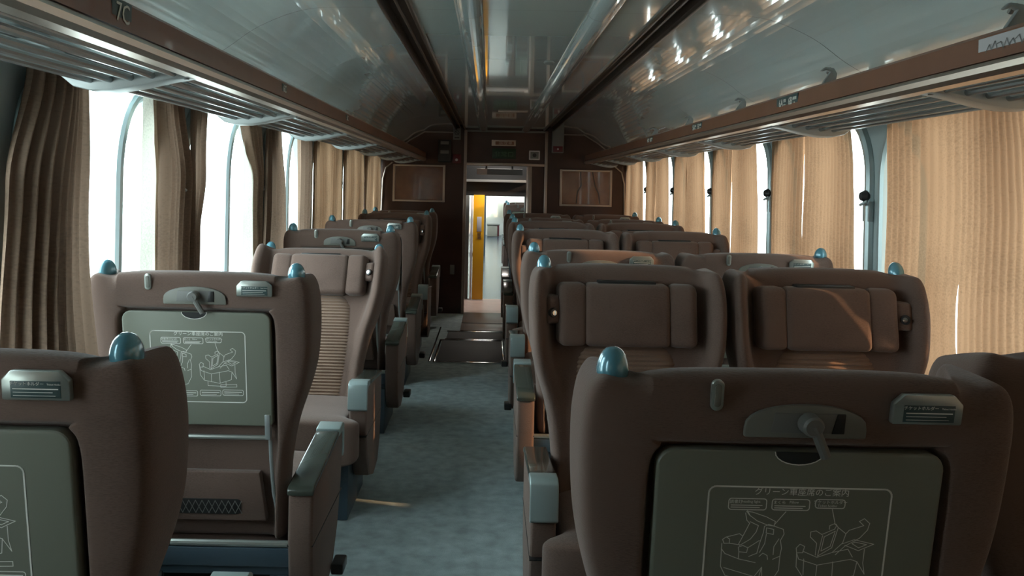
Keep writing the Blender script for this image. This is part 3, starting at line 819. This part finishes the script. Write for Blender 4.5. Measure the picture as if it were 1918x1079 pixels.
    for i in range(12):
        x0 = -0.115 + i * 0.019
        b.line([(x0, 0.436), (x0 + 0.019, 0.474)], 0.0022, M['grey'], lambda u, v: (u, -0.0075, v))
        b.line([(x0 + 0.019, 0.436), (x0, 0.474)], 0.0022, M['grey'], lambda u, v: (u, -0.0075, v))
    b.build('magazine_pocket', o, **a)
    # tray latch in its arched recess
    b = MB()
    arch = [(-0.087, 1.052), (0.087, 1.052), (0.087, 1.066)] + [(0.087 * math.cos(t), 1.066 + 0.036 * math.sin(t) ** 0.8) for t in [math.pi * i / 14 for i in range(1, 14)]] + [(-0.087, 1.066)]
    b.prism(arch, -0.006, 0.01, M['latchp'], 'y', 0.003, 2)
    b.prism([(-0.050, 1.060), (0.046, 1.060), (0.050, 1.090), (-0.046, 1.090)], -0.0075, 0.0, M['grey'], 'y', 0.001)
    b.prism([(0.036, 1.060), (0.054, 1.060), (0.054, 1.090), (0.042, 1.090)], -0.0085, 0.0, M['dark'], 'y', 0.001)
    b.build('latch_recess', o, **a)
    b = MB()
    b.lathe([(0, 0.026), (0.012, 0.026), (0.015, 0.022), (0.016, 0)], M['grey'], 18, xf(0.002, -0.006, 1.076, math.pi / 2))
    b.tube([(0.002, -0.026, 1.078), (0.012, -0.024, 1.058), (0.026, -0.020, 1.030)], 0.0075, M['grey'], 10)
    b.build('latch_knob', o, **a)
    # ticket holder
    b = MB()
    z0, z1, xa, xb = 1.078, 1.122, 0.118, 0.216
    b.prism([(xa, z0), (xb, z0), (xb, z1 - 0.014), (xb - 0.014, z1), (xa + 0.014, z1), (xa, z1 - 0.014)], -0.012, 0.002, M['holder'], 'y', 0.0025, 2)
    b.box(xa + 0.014, xb - 0.012, -0.0128, -0.01, z0 + 0.004, z0 + 0.029, M['plate'], 0.0005)
    for i, (w, th) in enumerate(((0.066, 0.0016), (0.058, 0.0009), (0.062, 0.0007))):
        b.line([(xa + 0.018, z0 + 0.0175 - i * 0.005), (xa + 0.016 + w, z0 + 0.0175 - i * 0.005)], th, M['print'], lambda u, v: (u, -0.0132, v))
    b.text('チケットホルダー', 0.0062, M['print'], Matrix.Translation((xa + 0.038, -0.0132, z0 + 0.0248)) @ R, 0.0001, bold=0)
    b.text('Ticket Holder', 0.0036, M['print'], Matrix.Translation((xa + 0.077, -0.0132, z0 + 0.0245)) @ R, 0.0001)
    b.build('ticket_holder', o, **a)
    # oval coat slot
    b = MB()
    b.prism(rrect(-0.137, -0.119, 1.090, 1.136, 0.0088, 6), -0.004, 0.006, M['holder'], 'y', 0.002)
    b.prism(rrect(-0.133, -0.123, 1.096, 1.130, 0.0048, 5), -0.0052, 0.0, M['latchp'], 'y', 0.001)
    b.build('coat_hook', o, **a)
    for s in knobs:
        prof = [(0.0255 * math.sin(math.radians(t)) ** 0.9 if 0 < t < 180 else 0, -0.030 * math.cos(math.radians(t)) * (1.25 if t > 90 else 1)) for t in range(0, 181, 12)]
        MB().lathe(prof, M['knob'], 28, xf(s * 0.268, 0.065, 1.130, -0.1) @ Matrix.Diagonal((0.95, 1.25, 1, 1))).build('grip_knob', o, smooth=60, **a)
    for s in ([light_x] if light_x else []):
        b = MB()
        b.box(-0.028, 0.028, -0.03, 0.03, -0.045, 0.045, M['fabric'], 0.015, 3, xf(s * 0.250, 0.135, 1.0, 0, s * 0.5))
        b.lathe([(0, 0.0), (0.013, 0.0), (0.016, -0.006), (0.016, -0.02)], M['dark'], 16, xf(s * 0.240, 0.172, 0.992, -math.pi / 2, s * 0.5))
        b.lathe([(0, 0.004), (0.008, 0.003), (0.009, 0)], M['chrome'], 12, xf(s * 0.240, 0.172, 0.992, -math.pi / 2, s * 0.5))
        b.build('reading_light', o, **a)
    return o

def make_cushion(parent, x):
    b = MB()
    bb = bmesh.new(); bmesh.ops.create_cube(bb, size=1)
    bmesh.ops.subdivide_edges(bb, edges=bb.edges[:], cuts=13, use_grid_fill=True)
    for v in bb.verts:
        X, Y, Z = v.co.x * 2, v.co.y * 2, v.co.z * 2
        r = 9
        k = (abs(X) ** r + abs(Y) ** r + abs(Z) ** r) ** (1 / r)
        X, Y, Z = X / k, Y / k, Z / k
        y = 0.135 + Y * 0.245
        t = min(1, max(0, (y - 0.285) / 0.025)); t = t * t * (3 - 2 * t)      # front flares out past the armrests
        z = 0.365 + Z * 0.068
        if Z > 0: z += 0.010 * (1 - X * X) + 0.012 * max(0, Y)
        if Z < 0 and Y > 0.4: z -= 0.05 * (Y - 0.4) / 0.6
        v.co = Vector((X * (0.243 + 0.066 * t), y + 0.012 * (1 - X * X) * max(0, Y), z))
    b._merge(bb, M['fabric'])
    return b.build('seat_cushion', parent, loc=(x, 0, 0), smooth=60, subsurf=1)

def make_armrest(parent, x, s, w=0.036, middle=False):
    b = MB()
    pr = [(-0.215, 0.505), (-0.20, 0.515), (0.25, 0.560), (0.272, 0.548), (0.280, 0.50), (0.262, 0.38), (0.21, 0.25), (0.13, 0.15), (0.0, 0.11), (-0.12, 0.13), (-0.19, 0.22), (-0.215, 0.36)]
    b.prism(pr, -w, w, M['fabric'], 'x', 0.012, 3)
    b.box(-w - 0.0015, w + 0.0015, -0.21, 0.27, 0.352, 0.355, M['dark'])
    o = b.build('armrest', parent, loc=(x, 0, 0))
    pd = [(-0.222, 0.500), (-0.222, 0.517), (-0.205, 0.528), (0.15, 0.566), (0.19, 0.572), (0.19, 0.55), (-0.2, 0.512)]
    MB().prism(pd, -w - 0.003, w + 0.003, M['pad'], 'x', 0.006, 3).build('arm_pad', o)
    if not middle:
        cp = [(0.196, 0.552), (0.196, 0.576), (0.262, 0.582), (0.284, 0.572), (0.290, 0.55), (0.292, 0.47), (0.276, 0.46), (0.27, 0.545), (0.25, 0.556)]
        MB().prism(cp, -w - 0.004, w + 0.004, M['cap'], 'x', 0.004, 3).build('ashtray_cover', o)
    else:
        cp = [(0.19, 0.552), (0.19, 0.573), (0.25, 0.578), (0.28, 0.56), (0.27, 0.545)]
        MB().prism(cp, -w - 0.003, w + 0.003, M['pad'], 'x', 0.004, 3).build('arm_pad', o)
    return o

def make_base(parent, half):
    b = MB()
    b.box(-half, half, -0.17, 0.24, 0.25, 0.295, M['base'], 0.006)
    b.box(-half + 0.05, half - 0.05, -0.10, 0.16, 0.10, 0.25, M['dark'], 0.01)
    b.box(-half + 0.05, half - 0.05, -0.14, 0.18, 0.0, 0.05, M['base'], 0.008)
    for s in (-1, 1): b.box(s * (half - 0.03) - 0.03, s * (half - 0.03) + 0.03, -0.18, 0.25, 0.0, 0.25, M['base'], 0.006)
    b.build('pedestal', parent)
    MB().tube([(-half - 0.02, -0.175, 0.345), (half + 0.02, -0.175, 0.345)], 0.010, M['holder'], 10).box(-half - 0.02, half + 0.02, -0.185, -0.165, 0.28, 0.335, M['base'], 0.004).build('rear_rail', parent)
    f = MB()
    f.box(-half + 0.10, half - 0.10, -0.34, -0.26, 0.085, 0.105, M['grey'], 0.006)
    for s in (-1, 1): f.prism([(-0.30, 0.09), (-0.28, 0.085), (-0.16, 0.24), (-0.17, 0.26)], s * (half - 0.12) - 0.012, s * (half - 0.12) + 0.012, M['dark'], 'x', 0.003)
    f.build('footrest', parent)
    MB().box(half + 0.075, half + 0.115, 0.08, 0.16, 0.14, 0.175, M['dark'], 0.006).box(half + 0.0, half + 0.08, 0.10, 0.12, 0.15, 0.165, M['dark'], 0.003).build('swivel_pedal', parent)

def make_single():
    t = empty('single_train_seat'); t['category'] = 'train seat'; t['group'] = 'single seats along the left side'
    make_backrest((-1, 1), -1, t, 0)
    make_cushion(t, 0)
    for s in (-1, 1): make_armrest(t, s * 0.287, s)
    make_base(t, 0.25)
    return t
def make_pair():
    t = empty('paired_train_seat'); t['category'] = 'train seat'; t['group'] = 'paired seats along the right side'
    make_backrest((-1,), -1, t, -0.325)
    make_backrest((1,), 1, t, 0.325)
    for s in (-1, 1): make_cushion(t, s * 0.315); make_armrest(t, s * 0.612, s)
    make_armrest(t, 0, 1, 0.028, True)
    make_base(t, 0.56)
    return t

CY = [1.53, 2.67, 3.80, 4.97, 6.12, 7.22, 8.38]
SX, PX = -0.954, 0.636
rad = math.radians
singles = [(0, 0, (0.0,), 'dark brown single seat cut off at the left edge, nearest of the left row'),
           (1, 0, (0,), 'brown single seat with printed grey tray table, back towards the camera, second on the left'),
           (2, 1, (19,), 'reclined light brown single seat facing the camera with ribbed back, third on the left'),
           (3, 0, (0,), 'single seat directly behind the reclined seat, back towards the camera, fourth on the left'),
           (4, 0, (-2,), 'single seat fifth on the left, back towards the camera'),
           (5, 1, (0,), 'dark single seat sixth on the left, facing the camera'),
           (6, 0, (0,), 'last dark single seat on the left, in front of the left framed panel')]
pairs = [(0, 0, (1.4, -12), 'large brown paired seat with grey tray table at bottom right, nearest, backs towards the camera'),
         (1, 1, (0, 0), 'brown paired seat facing the camera, sun streaked, second on the right'),
         (2, 0, (0, 0), 'paired seat with its back directly behind the sunlit facing pair, third on the right'),
         (3, 1, (0, 0), 'paired seat facing the camera, fourth on the right'),
         (4, 1, (0, 0), 'paired seat facing the camera, fifth on the right'),
         (5, 0, (0, 0), 'dark paired seat with backs towards the camera, sixth on the right'),
         (6, 0, (0, 0), 'last dark paired seat on the right, in front of the right framed panel')]
proto_s, proto_p = make_single(), make_pair()
bpy.context.view_layer.update()
KIDS = {}
for ob in list(bpy.data.objects):
    if ob.parent: KIDS.setdefault(ob.parent, []).append(ob)
def place(proto, first, x, y, face, recl, label, **kw):
    t = proto if first else copy_tree(proto, KIDS)
    t.location = (x, y, 0); t.rotation_euler = (0, 0, math.pi * face)
    t['label'] = label
    backs = sorted([c for c in t.children if c.name.startswith('backrest')], key=lambda c: c.location.x)
    for c, a in zip(backs, recl): c.rotation_euler.x = rad(a)
    return t
made = []
for i, (k, f, rc, lb) in enumerate(singles): made.append((proto_s, i == 0, SX, CY[k], f, rc, lb))
for i, (k, f, rc, lb) in enumerate(pairs): made.append((proto_p, i == 0, PX, CY[k], f, rc, lb))
next_seats = [('paired', 0.72, 12.9, 0, 'nearest brown paired seat of the next coach, seen through the doorway'),
              ('paired', 0.72, 14.1, 0, 'second brown paired seat of the next coach, seen through the doorway')]
for kd, x, y, f, lb in next_seats: made.append((proto_p, False, x, y, f, (6, 3), lb))
# copies must be made from untouched prototypes: place the prototypes last
for a in sorted(made, key=lambda a: a[1]):
    t = place(*a)
    if a[3] > 10: t['group'] = 'seats of the next coach'

# ------------------------------------------------------------------ fittings on the far bulkhead
def wallbox(name, x0, y0, x1, y1, depth=0.03, m='dark', r=0.004, lbl='', cat=''):
    a = P(x0, y0, YE); b = P(x1, y1, YE)
    cx, cz = (a[0] + b[0]) / 2, (a[1] + b[1]) / 2; w, hh = abs(b[0] - a[0]) / 2, abs(a[1] - b[1]) / 2
    o = MB().box(-w, w, -depth, 0, -hh, hh, M[m], r).build(name, loc=(cx, YE, cz))
    tag(o, lbl, cat); return o, w, hh
RX = Matrix.Rotation(math.pi / 2, 4, 'X')
for nm, x0, y0, x1, y1, lb in (('framed_panel', 739, 309, 831, 377, 'brown framed decorative panel left of the doorway'), ('framed_panel', 1051, 319, 1143, 386, 'brown framed decorative panel right of the doorway')):
    a = P(x0, y0, YE); b = P(x1, y1, YE); w, hh = (b[0] - a[0]) / 2, (a[1] - b[1]) / 2
    e = empty(nm, ((a[0] + b[0]) / 2, YE, (a[1] + b[1]) / 2)); tag(e, lb, 'framed panel', 'framed panels on the bulkhead')
    MB().box(-w + 0.01, w - 0.01, -0.012, 0, -hh + 0.01, hh - 0.01, M['pic']).build('panel', e)
    f = MB()
    for s in (-1, 1):
        f.box(s * w - 0.012, s * w + 0.012, -0.022, 0, -hh - 0.01, hh + 0.01, M['frame'], 0.003)
        f.box(-w, w, -0.022, 0, s * hh - 0.009, s * hh + 0.009, M['frame'], 0.003)
    f.build('frame', e)
    if x0 > 900:
        pts = [(-0.06, hh - 0.02), (-0.05, 0.03), (-0.09, -0.04), (-0.10, -0.16)]
        q = MB().line(pts, 0.012, M['groove'], lambda u, v: (u, -0.0125, v)).line([(0.07, hh - 0.02), (0.10, 0.02), (0.14, -0.06), (0.15, -0.16)], 0.012, M['groove'], lambda u, v: (u, -0.0125, v))
        q.build('dark_grain', e, smooth=0)
o, w, hh = wallbox('information_box', 822, 262, 845, 304, 0.08, 'dark', 0.006, 'black double information box on the bulkhead left of the doorway', 'box')
for z in (hh * 0.72, -hh * 0.1): MB().box(-0.045, 0.045, -0.085, -0.08, z - 0.018, z + 0.018, M['grey'], 0.002).build('display_window', o)
o, w, hh = wallbox('no_smoking_card', 849, 240, 863, 262, 0.006, 'grey', 0.001, 'small grey pictogram card at the upper left of the doorway', 'sign')
q = MB().tube([(0.022 * math.cos(a), -0.008, 0.012 + 0.022 * math.sin(a)) for a in [2 * math.pi * i / 20 for i in range(20)]], 0.003, M['dark'], 6, closed=True)
q.tube([(-0.015, -0.008, 0.027), (0.015, -0.008, -0.003)], 0.003, M['dark'], 6).box(-0.025, 0.025, -0.008, -0.005, -0.045, -0.035, M['dark'])
q.build('pictogram', o)
o, w, hh = wallbox('alarm_box', 848, 289, 863, 306, 0.03, 'red', 0.004, 'red alarm box left of the door frame', 'alarm box')
MB().lathe([(0, 0), (0.014, 0), (0.017, -0.01)], M['white_paper'], 14, Matrix.Translation((0, -0.035, -0.012)) @ Matrix.Rotation(math.pi / 2, 4, 'X')).build('button', o)
o, w, hh = wallbox('fire_extinguisher_box', 1034, 241, 1055, 287, 0.06, 'grey', 0.006, 'tall dark box with red lamp at the upper right of the doorway', 'box')
MB().box(-w + 0.012, w - 0.012, -0.064, -0.06, -hh + 0.01, -hh + 0.07, M['red'], 0.002).lathe([(0, 0), (0.010, 0), (0.012, -0.006)], M['white_paper'], 12, Matrix.Translation((0, -0.068, -hh + 0.04)) @ Matrix.Rotation(math.pi / 2, 4, 'X')).build('red_lamp', o)
o, w, hh = wallbox('header_sign', 921, 262, 966, 274, 0.008, 'frame', 0.002, 'small pale framed sign over the doorway', 'sign')
MB().box(-w + 0.04, w - 0.02, -0.010, -0.008, -hh + 0.012, hh - 0.015, M['fascia']).text('禁煙車', 0.05, M['frame'], Matrix.Translation((0.02, -0.0115, 0)) @ RX, 0.0005).build('sign_face', o)
o, w, hh = wallbox('exit_sign', 922, 278, 966, 298, 0.02, 'green', 0.003, 'dark green exit sign over the doorway', 'sign')
MB().text('非常口', 0.062, M['green_l'], Matrix.Translation((0, -0.021, -0.01)) @ RX, 0.0005, sx=1.15).build('lettering', o)
o, w, hh = wallbox('speaker_plate', 991, 282, 1011, 300, 0.012, 'white_paper', 0.004, 'square pale speaker plate with dark centre right above the doorway', 'speaker')
MB().box(-w + 0.014, w - 0.014, -0.014, -0.011, -hh + 0.014, hh - 0.014, M['grey'], 0.001).lathe([(0, 0), (0.02, 0), (0.022, -0.004)], M['dark'], 16, Matrix.Translation((0, -0.017, 0)) @ Matrix.Rotation(math.pi / 2, 4, 'X')).build('grille', o)
o, w, hh = wallbox('wall_switch', 843, 496, 851, 514, 0.012, 'grey', 0.003, 'small grey switch plate low on the bulkhead left of the doorway', 'switch')
o, w, hh = wallbox('ceiling_notice', 921, 199, 941, 207, 0.004, 'grey', 0.001, 'tmp', 'sign')
bpy.data.objects.remove(o)
tag(MB().box(-0.12, 0.12, -0.04, 0.04, -0.004, 0, M['frame'], 0.001).build('ceiling_notice', loc=(0.03, 7.0, 1.998)), 'small pale notice stuck on the central ceiling panel near the end', 'sign')
